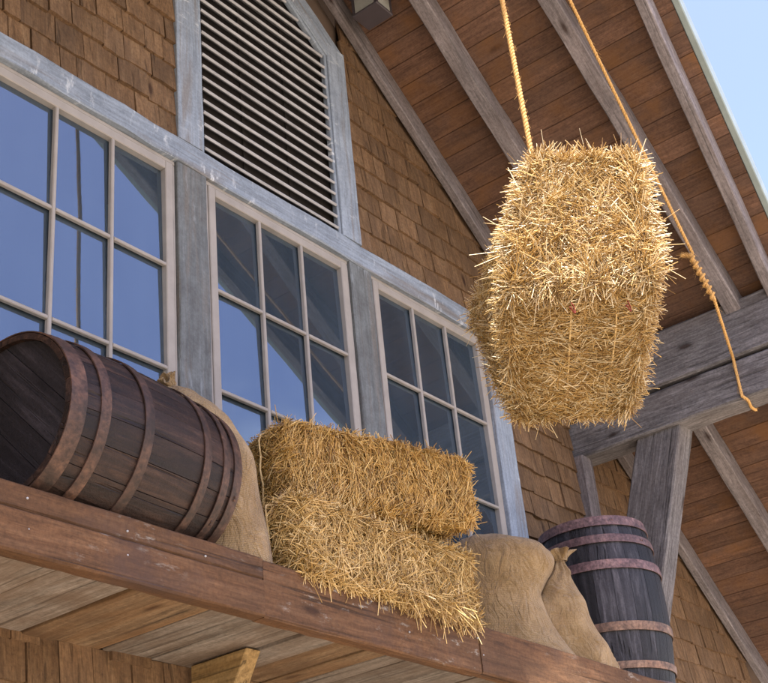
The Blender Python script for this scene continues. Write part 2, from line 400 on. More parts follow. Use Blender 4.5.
# dark room behind the windows
v, f = join_boxes([(2.4, 6.9, .75, .8, 1.6, 4.3), (2.35, 2.4, .2, .8, 1.6, 4.3), (6.9, 6.95, .2, .8, 1.6, 4.3), (2.4, 6.9, .2, .75, 4.25, 4.3), (2.4, 6.9, .2, .75, 1.6, 1.65)])
mesh('room_lining', v, f, M['room'], barn)

# --- shingles
SH = 0.163; Z0 = 4.449 - SH * 40
shapes = []
def lay(x0, x1, zlo, zhi):
    """courses of shingles between x0 and x1, butts from zlo upward"""
    k0 = int(math.floor((zlo - Z0) / SH)); k = k0
    while Z0 + k * SH < zhi:
        zb = Z0 + k * SH
        x = x0 - random.uniform(0, .08)
        while x < x1 - .015:
            wd = random.choice((.11, .14, .16, .17, .19, .20, .22)) + random.uniform(-.012, .012)
            a, b = max(x, x0), min(x + wd - .006, x1)
            x += wd
            if b - a < .02: continue
            bz = max(zb + random.uniform(-.008, .008), zlo)
            tops = [min(zb + SH * 1.9, zr(q, .12), zhi + .0) for q in (a, b)]
            if min(tops) - bz < .03: continue
            shapes.append((a, b, bz, tops[0], tops[1]))
        k += 1
lay(-.4, 2.45, 1.75, 5.4)
lay(2.45, 3.872, 4.294, 6.2)
lay(5.355, 6.80, 4.294, 6.2)
lay(6.79, 7.60, 1.75, 5.0)
lay(7.74, 9.8, -1.5, 4.5)
lay(-.4, 7.74, -1.5, 1.545)
area = []
for (a, b, bz, t0, t1) in shapes:
    P = proj([[a, 0, bz], [b, 0, bz], [b, 0, min(t1, bz + SH)], [a, 0, min(t0, bz + SH)]])
    inside = ((P[:, 0] > -6) & (P[:, 0] < 774) & (P[:, 1] > -6) & (P[:, 1] < 689) & (P[:, 2] > 0)).any()
    ar = .5 * abs(np.dot(P[:, 0], np.roll(P[:, 1], 1)) - np.dot(P[:, 1], np.roll(P[:, 0], 1)))
    area.append(ar if inside else -1)
order = np.argsort(area)[::-1]
solo = [i for i in order if area[i] > 0][:300]
solo_set = set(solo)
def shingle_geo(a, b, bz, t0, t1):
    wd = b - a; n = 3
    th = random.uniform(.016, .030); y0 = random.uniform(-.004, .004)
    vs_, fs = [], []
    tilt = random.uniform(-.006, .006)
    for i in range(n + 1):
        u = i / n; x = u * wd
        zt = t0 + (t1 - t0) * u - bz; z0 = random.uniform(-.004, .004) + tilt * (u - .5)
        # butt stands proud, upper end runs in under the course above
        yb = -.004 - th * .8 + y0 * .5 + random.uniform(-.002, .002)
        slope = min(1.0, zt / (SH * 1.9))
        vs_ += [(x, yb, z0), (x, .010, z0), (x, yb + (th * .8 + .012) * slope, zt), (x, .012, zt)]
    for i in range(n):
        a0, a1 = i * 4, i * 4 + 4
        fs += [(a0, a1, a1 + 2, a0 + 2), (a0 + 1, a0 + 3, a1 + 3, a1 + 1), (a0, a0 + 1, a1 + 1, a1), (a0 + 2, a1 + 2, a1 + 3, a0 + 3)]
    fs += [(0, 2, 3, 1), (n * 4, n * 4 + 1, n * 4 + 3, n * 4 + 2)]
    return vs_, fs
FV, FF = [], []
for i in list(solo) + [j for j in range(len(shapes)) if j not in solo_set]:
    a, b, bz, t0, t1 = shapes[i]
    v, f = shingle_geo(a, b, bz, t0, t1)
    if i in solo_set:
        mesh('shingle', v, f, M['shingle'], wall, Matrix.Translation((a, 0, bz)))
    else:
        n = len(FV); FV += [(x + a, y, z + bz) for x, y, z in v]; FF += [tuple(k + n for k in q) for q in f]
rest = mesh('shingle_courses', FV, FF, M['shingle'], wall); tag(rest, kind='stuff')

# --- window band, posts and trim boards
def trim(name, x0, x1, z0, z1, y0, y1, mat, vertical=False, seg=8, jit=.0025):
    if vertical: return timber(name, ((x0 + x1) / 2, (y0 + y1) / 2, z0), ((x0 + x1) / 2, (y0 + y1) / 2, z1), (1, 0, 0), x1 - x0, y1 - y0, mat, barn, .005, seg, jit)
    return timber(name, (x0, (y0 + y1) / 2, (z0 + z1) / 2), (x1, (y0 + y1) / 2, (z0 + z1) / 2), (0, 0, 1), z1 - z0, y1 - y0, mat, barn, .006, seg, jit)
trim('header_band', 2.40, 6.815, 4.150, 4.298, -.034, .028, M['trim'], seg=24, jit=.004)
for a, b in ((2.46, 2.66), (3.866, 4.074), (5.238, 5.438)): trim('window_post', a, b, 1.745, 4.148, -.022, .028, M['post'], True)
trim('window_post', 6.602, 6.795, 1.745, 4.148, -.030, .028, M['trim'], True)
trim('sill_board', 2.40, 6.80, 1.710, 1.742, -.045, .025, M['trim'])

# --- windows: 3 x 4 panes each
for wi, x0 in enumerate(WIN_L):
    bs = []
    yo, yi = -.010, .06
    X0, X1 = x0 - FW, x0 + GW + FW; Zb, Zt = WBOT - FW, WT + FW
    v, f = join_boxes([(X0, x0, yo, yi, Zb, Zt), (x0 + GW, X1, yo, yi, Zb, Zt), (x0, x0 + GW, yo, yi, WT, Zt), (x0, x0 + GW, yo, yi, Zb, WBOT),
                       # outer brick mould around the sash
                       (X0 - .018, X0 - .001, yo + .006, yi - .01, Zb, Zt), (X1 + .001, X1 + .018, yo + .006, yi - .01, Zb, Zt), (X0 - .018, X1 + .018, yo + .005, yi - .012, Zt + .001, Zt + .026)])
    win = mesh('window', v, f, M['frame'], barn); fix_normals(win)
    bev = win.modifiers.new('edge', 'BEVEL'); bev.width = .004; bev.segments = 1
    pw, ph = GW / 3, (WT - WBOT) / 4
    for i in (1, 2):
        timber('muntin', (x0 + i * pw, .006, WBOT), (x0 + i * pw, .006, WT), (1, 0, 0), .021, .026, M['frame'], win, .006)
    for j in (1, 2, 3):
        for i in range(3):
            a = x0 + i * pw + (.0125 if i else 0); b = x0 + (i + 1) * pw - (.0125 if i < 2 else 0)
            timber('muntin', (a, .0065, WBOT + j * ph), (b, .0065, WBOT + j * ph), (0, 0, 1), .019, .024, M['frame'], win, .006)
    for i in range(3):
        for j in range(4):
            a, b = x0 + i * pw - .003, x0 + (i + 1) * pw + .003; c, d = WBOT + j * ph - .003, WBOT + (j + 1) * ph + .003
            v, f = boxv(-(b - a) / 2 + .004, (b - a) / 2 - .004, -.0015, .0015, -(d - c) / 2 + .004, (d - c) / 2 - .004)
            m = Matrix.Translation(((a + b) / 2, .022, (c + d) / 2)) @ Matrix.Rotation(-.0155 + random.uniform(-.001, .001), 4, 'X') @ Matrix.Rotation(random.uniform(-.001, .001), 4, 'Z')
            mesh('pane', v, f, M['glass'], win, m)

# --- louvred vent with a pointed head
VC, VH, VB, VS = 4.614, .571, 4.302, 5.672
VT = VS + VH * .76
inner = [(VC - VH, VB), (VC + VH, VB), (VC + VH, VS), (VC, VT), (VC - VH, VS)]
TW = .175
vent = mesh('vent', *prism_xz([(VC - VH, VB), (VC + VH, VB), (VC + VH, VS), (VC, VT), (VC - VH, VS)], .0265, .029), M['dark'], barn)  # thin dark sheet stands in for the vent's shaded interior
def vt(p0, p1, side, wd, th, off, name='vent_trim', mat='trim', y=-.004): timber(name, (p0[0], y, p0[1]), (p1[0], y, p1[1]), side, wd, th, M[mat], vent, .005, 6, .002, off)
for s in (-1, 1):
    vt((VC + s * (VH + TW / 2), VB - .002), (VC + s * (VH + TW / 2), VS + .10), (1, 0, 0), TW, .058, (0, 0))
    d = Vector((-s * VH, VT - VS)).normalized(); nrm = Vector((s * abs(d.y), abs(d.x)))
    a = Vector((VC + s * (VH), VS)) + nrm * (TW / 2); b = Vector((VC, VT)) + nrm * (TW / 2)
    vt(a - d * .06, b + d * .06, (nrm.x, 0, nrm.y), TW, .053, (0, 0))
    vt((VC + s * (VH - .012), VB), (VC + s * (VH - .012), VS), (1, 0, 0), .024, .036, (0, 0), 'vent_stop')
    a2 = Vector((VC + s * VH, VS)) - nrm * .013; b2 = Vector((VC, VT)) - nrm * .013
    vt(a2, b2, (nrm.x, 0, nrm.y), .024, .036, (0, 0), 'vent_stop')
for x in (VC - VH * .33, VC + VH * .33):
    timber('vent_mullion', (x, .022, VB + .01), (x, .022, VS + .2), (1, 0, 0), .03, .006, M['dark'], vent)
z = VB + .055
while z < VT - .08:
    hw = VH - .026 if z < VS - .02 else max(0, (VT - z - .05) / .76)
    if hw > .03:
        # blade slopes down and out
        timber('louver', (VC - hw, -.003, z), (VC + hw, -.003, z), (0, -.72, -.69), .055, .0165, M['louver'], vent, .003, 4, .001)
    z += .081

# --- roof: metal sheet, soffit boards, rafters
def slope_quad(s, dz0, dz1, xe, grow=0.0, y_in=.25):
    pts = []
    for X in (RX, xe):
        for y in (y_in, yv(X) - grow):
            pts.append((X, y))
    V = [(x, y, zr(x, dz0)) for x, y in pts] + [(x, y, zr(x, dz1)) for x, y in pts]
    F = [(0, 1, 3, 2), (4, 6, 7, 5), (0, 4, 5, 1), (2, 3, 7, 6), (0, 2, 6, 4), (1, 5, 7, 3)]
    return V, F
V, F = [], []
for xe in (XR, XL):
    v, f = slope_quad(1, SOF + .034, SOF + .075, xe, -.02); n = len(V); V += v; F += [tuple(i + n for i in q) for q in f]
roof = mesh('roof', V, F, M['wallback'], barn); fix_normals(roof)
for xe in (XR, XL):
    # folded metal drip edge along the verge
    p0 = Vector((RX, yv(RX) - .028, zr(RX, SOF + .062))); p1 = Vector((xe, yv(xe) - .028, zr(xe, SOF + .062)))
    timber('drip_edge', p0, p1, (0, -1, 0), .045, .10, M['roof'], roof, .006, 1, 0)
    v, f = slope_quad(1, SOF + .078, SOF + .095, xe, .03); o = mesh('roof_sheet', v, f, M['roof'], roof); fix_normals(o)
CS = math.cos(math.atan(SL)); BWD = .143 * CS
i = 0; X = RX
LV, LF = [], []
while X < XR - .01:
    for sgn in (1, -1):
        a, b = X + .0025, min(X + BWD - .0025, XR)
        j = random.uniform(0, .004)
        V = []
        for q in (a, b):
            xx = RX + sgn * (q - RX)
            for (y, dz) in ((.028, SOF + j), (yv(q) + .0, SOF + j), (.028, SOF + .026 + j), (yv(q) + .0, SOF + .026 + j)):
                V.append((xx, y, zr(q, dz)))
        F = [(0, 1, 5, 4), (2, 6, 7, 3), (0, 2, 3, 1), (4, 5, 7, 6), (0, 4, 6, 2), (1, 3, 7, 5)]
        if sgn == 1:
            c = Vector(V[0]); ex = Vector((0, -1, 0)); ey = Vector((1, 0, -SL)).normalized(); ez = ex.cross(ey)
            mw = Matrix(((ex.x, ey.x, ez.x, c.x), (ex.y, ey.y, ez.y, c.y), (ex.z, ey.z, ez.z, c.z), (0, 0, 0, 1)))
            inv = mw.inverted()
            o = mesh('soffit_board', [inv @ Vector(q) for q in V], F, M['soffit'], roof, mw); fix_normals(o)
        elif 2 * RX - b > XL:
            n = len(LV); LV += V; LF += [tuple(k + n for k in q) for q in F]
    X += BWD
c = Vector((RX, 0, RZ)); ex = Vector((0, -1, 0)); ey = Vector((-1, 0, -SL)).normalized(); ez = ex.cross(ey)
mw = Matrix(((ex.x, ey.x, ez.x, c.x), (ex.y, ey.y, ez.y, c.y), (ex.z, ey.z, ez.z, c.z), (0, 0, 0, 1))); inv = mw.inverted()
o = mesh('soffit_boarding', [inv @ Vector(q) for q in LV], LF, M['soffit'], roof, mw); fix_normals(o); tag(o, kind='stuff')
def rafter(sgn, x0, x1, y0, y1, wd, name='rafter', drop=0.0, mat='rafter'):
    """underside on the rafter plane, top at the soffit"""
    n = Vector((SL * sgn, 0, 1)).normalized(); h = SOF * CS - .002
    def P(x, y): return Vector((RX + sgn * (x - RX), y, zr(x, -drop))) + n * (h / 2)
    return timber(name, P(x0, y0), P(x1, y1), (0, 1, 0), wd, h, M[mat], roof, .006, 26, .0025)
for sgn in (1, -1):
    xe = XR - .05 if sgn == 1 else 2 * RX - XL - .05
    rafter(sgn, RX + .06, xe, -.063, -.063, .06, 'wall_rafter')
    rafter(sgn, RX + .06, 7.72 if sgn == 1 else xe, -.595, -.60, .105)
    if sgn == 1: rafter(sgn, 7.74, xe, -.70, -.70, .105)
    rafter(sgn, RX + .06, xe, -1.32, -1.36, .11)
    rafter(sgn, RX + .06, xe, yv(RX + .06) + .145, yv(xe) + .145, .075, 'barge_rafter')
timber('ridge_beam', (RX, .02, RZ - .02), (RX, yv(RX) + .06, RZ - .02), (1, 0, 0), .10, .26, M['beam'], roof, .008, 10, .002)

# --- purlin beam of two stacked timbers, brace, wall post
BX = 7.65
timber('purlin_beam', (BX + .11, .02, 3.716), (BX + .11, -1.60, 3.716), (1, 0, 0), .22, .275, M['beam'], barn, .012, 12, .003)
timber('purlin_beam', (BX + .098, .02, 4.071), (BX + .098, -1.62, 4.071), (1, 0, 0), .216, .396, M['beam'], barn, .012, 12, .003)
bd = Vector((0, .36, -1)).normalized()
btop = Vector((BX + .125, -.645, 3.64)); blen = .58 / .36 * 1.06
timber('brace', btop, btop + bd * (blen * 1.0), (0, 1, .36), .318, .185, M['beam'], barn, .010, 12, .003)
timber('corner_board', (7.67, -.035, GROUND), (7.67, -.035, 3.578), (1, 0, 0), .135, .075, M['rafter'], barn, .006, 10, .002)

# ------------------------------------------------------------------ ledge
SX0, SX1, FY = 1.9, 7.58, -.75
ledge = empty('ledge', (4.7, 0, 1.5), 'brown plank ledge with thick front boards running under the windows', 'ledge')
def fasc(x0, x1, z0, z1, y=FY): return timber('front_board', (x0 + .002, y + .035, (z0 + z1) / 2), (x1 - .002, y + .035, (z0 + z1) / 2), (0, 0, 1), z1 - z0, .07, M['fascia'], ledge, .007, 22, .0012)
fasc(SX0, 3.565, 1.655, 1.742); fasc(SX0, 3.565, 1.508, 1.653, FY - .004)
fasc(3.567, 4.985, 1.508, 1.735, FY + .003); fasc(4.987, SX1, 1.512, 1.735, FY - .002)
for (px_, py_) in ((28, 498), (29, 529), (128, 531), (128, 555), (206, 556), (478, 638), (484, 655), (372, 601), (410, 632)):
    c_ = at(px_, py_, Y=FY - .004)
    bm = bmesh.new(); bmesh.ops.create_icosphere(bm, subdivisions=1, radius=.0048)
    me = bpy.data.meshes.new('nail'); bm.to_mesh(me); bm.free(); me.materials.append(M['louver'])
    link(bpy.data.objects.new('nail', me), ledge, Matrix.Translation((c_[0], FY - .001, c_[2])))
xs_ = [1.9, 2.16, 2.42, 2.70, 3.03, 3.19, 3.42, 3.67, 3.93, 4.12, 4.33, 4.46, 4.60, 4.88, 5.12, 5.40, 5.66, 5.9, 6.2, 6.45, 6.7, 6.98, 7.25, 7.58]
for a, b in zip(xs_[:-1], xs_[1:]):
    gap = random.uniform(.006, .013); zz = 1.5555 + random.uniform(-.006, .006)
    sk = random.uniform(-.004, .004)
    timber('plank', ((a + b) / 2 + sk, -.005, zz), ((a + b) / 2 - sk, FY + .073, zz), (1, 0, 0), b - a - gap, .03, M['plank_grey' if random.random() < .5 else 'plank'], ledge, .003, 4, .001)
v, f = join_boxes([(SX0, SX1, -.676, -.06, 1.672, 1.698)] + [(x, x + .06, -.672, -.065, 1.575, 1.670) for x in np.arange(SX0 + .02, SX1, .61)])
mesh('deck', v, f, M['plank'], ledge)
for bx in (2.2, 3.862, 5.55, 7.2):
    # knee bracket: solid wedge under the boards
    poly = [(-.05, 1.537), (-.372, 1.537), (-.352, 1.505), (-.05, .98)]
    n = len(poly); V = [(0, y, z - 1.537) for y, z in poly] + [(.085, y, z - 1.537) for y, z in poly]
    F = [tuple(range(n)), tuple(range(2 * n - 1, n - 1, -1))] + [(i, i + n, (i + 1) % n + n, (i + 1) % n) for i in range(n)]
    o = mesh('bracket', V, F, M['bracket'], ledge, Matrix.Translation((bx, 0, 1.537))); fix_normals(o)
    bv = o.modifiers.new('edge', 'BEVEL'); bv.width = .004; bv.segments = 1
FLOOR = 1.70

# ------------------------------------------------------------------ barrels
def barrel(label, mats, L, re, rb, world, hoops, nst=21, heads=5):
    """local X is the axis, 0..L"""
    root = bpy.data.objects.new('barrel', None); link(root, None, world); tag(root, label, 'barrel', 'oak barrels')
    def rad(x): return re + (rb - re) * (1 - ((x - L / 2) / (L / 2)) ** 2)
    th = .022; nx = 14; na = 3
    V, F = [], []; half = math.pi / nst - .0011 / rb
    for i in range(nx + 1):
        x = L * i / nx
        for k in range(na + 1):
            a = -half + 2 * half * k / na
            for r in (rad(x), rad(x) - th): V.append((x, r * math.sin(a), r * math.cos(a)))
    R = (na + 1) * 2
    for i in range(nx):
        b = i * R
        for k in range(na):
            F.append((b + 2 * k, b + 2 * k + 2, b + R + 2 * k + 2, b + R + 2 * k)); F.append((b + 2 * k + 1, b + R + 2 * k + 1, b + R + 2 * k + 3, b + 2 * k + 3))
        F.append((b, b + R, b + R + 1, b + 1)); F.append((b + 2 * na, b + 2 * na + 1, b + R + 2 * na + 1, b + R + 2 * na))
    for b in (0, nx * R):
        for k in range(na): F.append((b + 2 * k, b + 2 * k + 1, b + 2 * k + 3, b + 2 * k + 2))
    proto = None
    for s in range(nst):
        rot = Matrix.Rotation(2 * math.pi * (s + .5) / nst, 4, 'X'); m = world @ rot @ Matrix.Translation((0, 0, random.uniform(-.0022, .0022)))
        if proto is None:
            proto = mesh('stave', V, F, M[mats[0]], root, m); fix_normals(proto)
        else:
            o = bpy.data.objects.new('stave', proto.data); link(o, root, m)
    for (x0, x1, hm) in hoops:
        n = 64; V, F = [], []
        for k in range(n):
            a = 2 * math.pi * k / n; wob = .0012 * math.sin(3 * a + x0 * 9)
            for (x, d) in ((x0, .0035), (x0, .0085), ((x0 + x1) / 2, .0095), (x1, .0085), (x1, .0035)):
                r = rad(x) + d + wob; V.append((x, r * math.sin(a), r * math.cos(a)))
        for k in range(n):
            for q in range(5):
                q2 = (q + 1) % 5; k2 = (k + 1) % n
                F.append((k * 5 + q, k * 5 + q2, k2 * 5 + q2, k2 * 5 + q))
        h = mesh('hoop', V, F, M[hm], root, world); fix_normals(h)
        # rivet
        a = .9 + x0 * 5; rv = rad((x0 + x1) / 2) + .010
        for da in (0, .035):
            bm = bmesh.new(); bmesh.ops.create_icosphere(bm, subdivisions=1, radius=.006)
            me = bpy.data.meshes.new('rivet'); bm.to_mesh(me); bm.free(); me.materials.append(M[hm])
            link(bpy.data.objects.new('rivet', me), h, world @ Matrix.Translation(((x0 + x1) / 2, rv * math.sin(a + da), rv * math.cos(a + da))))
    rh = re - th + .004
    edges = [-rh]; 
    for k in range(heads - 1): edges.append(-rh + 2 * rh * (k + 1) / heads + random.uniform(-.02, .02))
    edges.append(rh)
    for xe, dirn in ((.024, -1), (L - .024, 1)):
        for k in range(heads):
            lo, hi = edges[k] + .0012, edges[k + 1] - .0012
            zs = np.linspace(max(lo, -rh + .001), min(hi, rh - .001), 7)
            half_ = np.sqrt(np.maximum(rh ** 2 - zs ** 2, 1e-6))
            out = [(y, z_) for y, z_ in zip(half_, zs)] + [(-y, z_) for y, z_ in zip(half_[::-1], zs[::-1])]
            n = len(out); t = .022; jj = random.uniform(-.0015, .0015)
            # local X of the board = grain (across the head)
            V = [(y, z_, jj) for y, z_ in out] + [(y, z_, t + jj) for y, z_ in out]
            F = [tuple(range(n)), tuple(range(2 * n - 1, n - 1, -1))] + [(i, i + n, (i + 1) % n + n, (i + 1) % n) for i in range(n)]
            mm = Matrix(((0, 0, 1 if dirn < 0 else -1, xe), (1, 0, 0, 0), (0, 1, 0, 0), (0, 0, 0, 1)))
            o = mesh('head_board', V, F, M[mats[1]], root, world @ mm); fix_normals(o)
    return root
LB, RB = .86, .345
bl = barrel('dark oak barrel lying on its side at the left end of the ledge', ('stave', 'head'), .885, .315, .345,
            Matrix.Translation((2.50, -.565, FLOOR + .345 + .008)) @ Matrix.Rotation(.085, 4, 'Z') @ Matrix.Rotation(.80, 4, 'X'),
            [(.0, .065, 'hoop'), (.125, .168, 'hoop'), (.325, .368, 'hoop'), (.645, .685, 'hoop'), (.765, .805, 'hoop'), (.835, .885, 'hoop')])
H2 = 1.036
br = barrel('blackened barrel standing upright behind the burlap sacks', ('stave_black', 'head'), H2, .317, .366,
            Matrix.Translation((6.935, -.383, FLOOR + .002)) @ Matrix.Rotation(-math.pi / 2, 4, 'Y') @ Matrix.Rotation(.4, 4, 'X'),
            [(0, .06, 'hoop_purple'), (.125, .165, 'hoop_orange'), (.335, .385, 'hoop_orange'), (.70, .755, 'hoop_purple'), (.865, .915, 'hoop_purple'), (.975, H2, 'hoop_purple')])

# ------------------------------------------------------------------ straw bales
def waves(rng, n, lo, hi):
    k = rng.normal(size=(n, 3)); k /= np.linalg.norm(k, axis=1)[:, None]; k *= rng.uniform(lo, hi, n)[:, None]
    ph = rng.uniform(0, 6.28, n)
    return lambda p: np.sin(p @ k.T + ph).sum(1) / math.sqrt(n)
def straw_mesh(name, P0, D, L, R, rng, mat, parent, droop=.15):
    n = len(P0)
    a = rng.normal(size=(n, 3)); B = np.cross(D, a); B /= np.linalg.norm(B, axis=1)[:, None] + 1e-9; C = np.cross(D, B)
    bend = (B * rng.normal(size=(n, 1)) * .10 + np.array([0, 0, -1]) * droop * rng.random((n, 1))) * L[:, None]
    ctr = [P0, P0 + D * L[:, None] * .5 + bend * .25, P0 + D * L[:, None] + bend]
    V = np.zeros((n, 9, 3))
    for j, c in enumerate(ctr):
        rj = R * (1.0, 1.0, .75)[j]
        for k in range(3):
            an = 2 * math.pi * k / 3
            V[:, j * 3 + k] = c + rj[:, None] * (math.cos(an) * B + math.sin(an) * C)
    f = []
    for j in (0, 3):
        for k in range(3):
            k2 = (k + 1) % 3; f.append((j + k, j + k2, j + 3 + k2, j + 3 + k))
    f = np.array(f); F = (f[None] + (np.arange(n) * 9)[:, None, None]).reshape(-1, 4)
    me = bpy.data.meshes.new(name)
    me.vertices.add(n * 9); me.vertices.foreach_set('co', V.reshape(-1))
    me.loops.add(F.size); me.loops.foreach_set('vertex_index', F.reshape(-1).astype(np.int32))
    me.polygons.add(len(F)); me.polygons.foreach_set('loop_start', np.arange(0, F.size, 4, dtype=np.int32))
    me.polygons.foreach_set('use_smooth', np.ones(len(F), bool))
    me.update(); me.validate(); me.materials.append(mat)
    o = link(bpy.data.objects.new(name, me), parent); tag(o, kind='stuff'); return o
def bale(label, C8, seed, nst, mat, long_axis, strings, styles, group='straw bales', groove=.05, flakes=9, lump=.03, rnd=9, tuft=1.0, depth_f=.045):
    """C8[i][j][k] corner for u,v,w = -1/+1; strings: coordinate along the string axis; styles per face"""
    rng = np.random.default_rng(seed)
    C8 = np.asarray(C8, float)
    sa = {0: 2, 1: 0, 2: 1}[long_axis] if not isinstance(strings, tuple) else strings[0]
    svals = strings if not isinstance(strings, tuple) else strings[1]
    w1, w2, w3 = waves(rng, 7, 2, 5), waves(rng, 9, 7, 14), waves(rng, 6, 6, 11)
    fl = np.sort(np.linspace(-1, 1, flakes + 1)[1:-1] + rng.uniform(-.05, .05, flakes - 1))
    def surf(p, lumps=True):
        p = np.asarray(p, float)
        q = p / (np.abs(p) ** rnd).sum(1)[:, None] ** (1 / rnd)
        if lumps:
            s = 1 + lump * w1(p) + lump * .6 * w2(p)
            g = np.zeros(len(p))
            for c in svals: g += groove * np.exp(-((p[:, sa] - c) / .05) ** 2)
            h = np.zeros(len(p))
            for c in fl: h += depth_f * np.exp(-((p[:, long_axis] - c) / .025) ** 2)
            s = s - g - h
            keep = q[:, long_axis].copy() if False else None
            q = q * s[:, None]
        t = (q + 1) / 2
        W = np.stack([1 - t, t], 2)
        return np.einsum('ni,nj,nk,ijkc->nc', W[:, 0], W[:, 1], W[:, 2], C8)
    ctr = C8.reshape(8, 3).mean(0); base = ctr.copy(); base[2] = C8.reshape(8, 3)[:, 2].min()
    root = empty('straw_bale', base, label, 'straw bale', group)
    # core
    N = 14; V, F = [], []
    for ax in range(3):
        for s in (-1, 1):
            gu, gv = np.meshgrid(np.linspace(-1, 1, N), np.linspace(-1, 1, N), indexing='ij')
            p = np.zeros((N * N, 3)); p[:, ax] = s; p[:, (ax + 1) % 3] = gu.ravel(); p[:, (ax + 2) % 3] = gv.ravel()
            n0 = len(V); V += list(ctr + (surf(p) - ctr) * .955)
            for i in range(N - 1):
                for j in range(N - 1): F.append((n0 + i * N + j, n0 + (i + 1) * N + j, n0 + (i + 1) * N + j + 1, n0 + i * N + j + 1))
    core = mesh('core', V, F, M['bale'], root, smooth=True)
    bm = bmesh.new(); bm.from_mesh(core.data); bmesh.ops.remove_doubles(bm, verts=bm.verts, dist=1e-4); bmesh.ops.recalc_face_normals(bm, faces=bm.faces); bm.to_mesh(core.data); bm.free()
    # straw
    areas = []
    for ax in range(3):
        for s in (0, 1):
            ix = [slice(None)] * 3; ix[ax] = s; q = C8[tuple(ix)]
            areas.append(np.linalg.norm(np.cross(q[1, 0] - q[0, 0], q[0, 1] - q[0, 0])))
    areas = np.array(areas); cnt = (nst * areas / areas.sum()).astype(int)
    PP, DD, LL, RR = [], [], [], []
    for fi in range(6):
        ax, s = fi // 2, (-1, 1)[fi % 2]; n = cnt[fi]; i1, i2 = (ax + 1) % 3, (ax + 2) % 3
        st = styles.get((ax, s), styles['*'])
        p = np.zeros((n, 3)); p[:, ax] = s; p[:, i1] = rng.uniform(-1, 1, n); p[:, i2] = rng.uniform(-1, 1, n)
        P = surf(p); e = .02
        d1, d2 = p.copy(), p.copy(); d1[:, i1] += e; d2[:, i2] += e
        T1 = surf(d1, False) - surf(p, False); T2 = surf(d2, False) - surf(p, False)
        T1 /= np.linalg.norm(T1, axis=1)[:, None] + 1e-9; T2 /= np.linalg.norm(T2, axis=1)[:, None] + 1e-9
        Nn = np.cross(T1, T2); Nn *= np.sign(((P - ctr) * Nn).sum(1))[:, None]; Nn /= np.linalg.norm(Nn, axis=1)[:, None] + 1e-9
        # edge outwardness
        Od = P - ctr; Od /= np.linalg.norm(Od, axis=1)[:, None]
        th = rng.uniform(0, 2 * np.pi, n)
        al = st.get('axis'); k = st.get('align', 0)
        th = np.where(rng.random(n) < .6, w3(p) * 2.2 + rng.normal(size=n) * .45, th)
        clump = np.clip(w2(p * .8) * .6, -1, 1)
        if al is not None:
            base_th = 0 if al == i1 else np.pi / 2
            th2 = base_th + rng.normal(size=n) * st.get('spread', .5) + clump * .5 + np.pi * rng.integers(0, 2, n)
            th = np.where(rng.random(n) < k, th2, th)
        out = rng.random(n) < st['out']
        near = np.min(np.abs(p[:, [sa]] - np.array(svals)[None]), axis=1) if sa != ax else np.ones(n)
        out &= near > .07
        if ax != long_axis:
            fd = np.min(np.abs(p[:, [long_axis]] - fl[None]), axis=1); out &= ~((fd < .03) & (rng.random(n) < .85)); drop = (fd < .022) & (rng.random(n) < .75)
        else: drop = np.zeros(n, bool)
        cn = np.where(out, rng.uniform(.35, 1.3, n), rng.uniform(-.10, .16, n))
        Dv = np.cos(th)[:, None] * T1 + np.sin(th)[:, None] * T2 + (Nn * .75 + Od * .25) * cn[:, None]
        Dv /= np.linalg.norm(Dv, axis=1)[:, None]
        lo, hi = st['len']; L = np.where(out, rng.uniform(lo * .5, hi * .55, n), rng.uniform(lo, hi, n))
        L = np.where(drop, .006, L); L = np.where(near < .05, L * .4, L); L = np.where((near < .028) & (rng.random(n) < .8), .004, L)
        far = out & (rng.random(n) < .03 * tuft); L = np.where(far, L * 1.6, L)
        start = P + Nn * np.where(out, rng.uniform(-.03, .0, n), rng.uniform(-.022, .012, n))[:, None]
        start = start - Dv * (L * np.where(out, .1, .5))[:, None]
        PP.append(start); DD.append(Dv); LL.append(L); RR.append(rng.uniform(.0012, .0027, n) * st.get('fat', 1))
    straw_mesh('straw', np.concatenate(PP), np.concatenate(DD), np.concatenate(LL), np.concatenate(RR), rng, mat, root)
    # twine loops round the bale
    for c in svals:
        o1, o2 = [a for a in range(3) if a != sa]
        loop = []
        for (a, b, aa, bb) in ((-1, -1, 1, -1), (1, -1, 1, 1), (1, 1, -1, 1), (-1, 1, -1, -1)):
            for t in np.linspace(0, 1, 14)[:-1]:
                q = np.zeros(3); q[sa] = c; q[o1] = a + (aa - a) * t; q[o2] = b + (bb - b) * t; loop.append(q)
        loop.append(loop[0]); pts = surf(np.array(loop)); pts = ctr + (pts - ctr) * (1 + groove * 1.1 + .035)
        v, f = tube(pts, .0045, 6, cap=False); mesh('twine', v, f, M['twine'], root, smooth=True)
    return root
def box8(x0, x1, y0, y1, z0, z1, rot=0.0, tilt=0.0, piv=None):
    c = np.array([(x0 + x1) / 2, (y0 + y1) / 2, (z0 + z1) / 2]) if piv is None else np.array(piv)
    m = np.array((Matrix.Rotation(rot, 3, 'Z') @ Matrix.Rotation(tilt, 3, 'Y')))
    out = np.zeros((2, 2, 2, 3))
    for i, x in enumerate((x0, x1)):
        for j, y in enumerate((y0, y1)):
            for k, z_ in enumerate((z0, z1)): out[i, j, k] = m @ (np.array([x, y, z_]) - c) + c
    return out
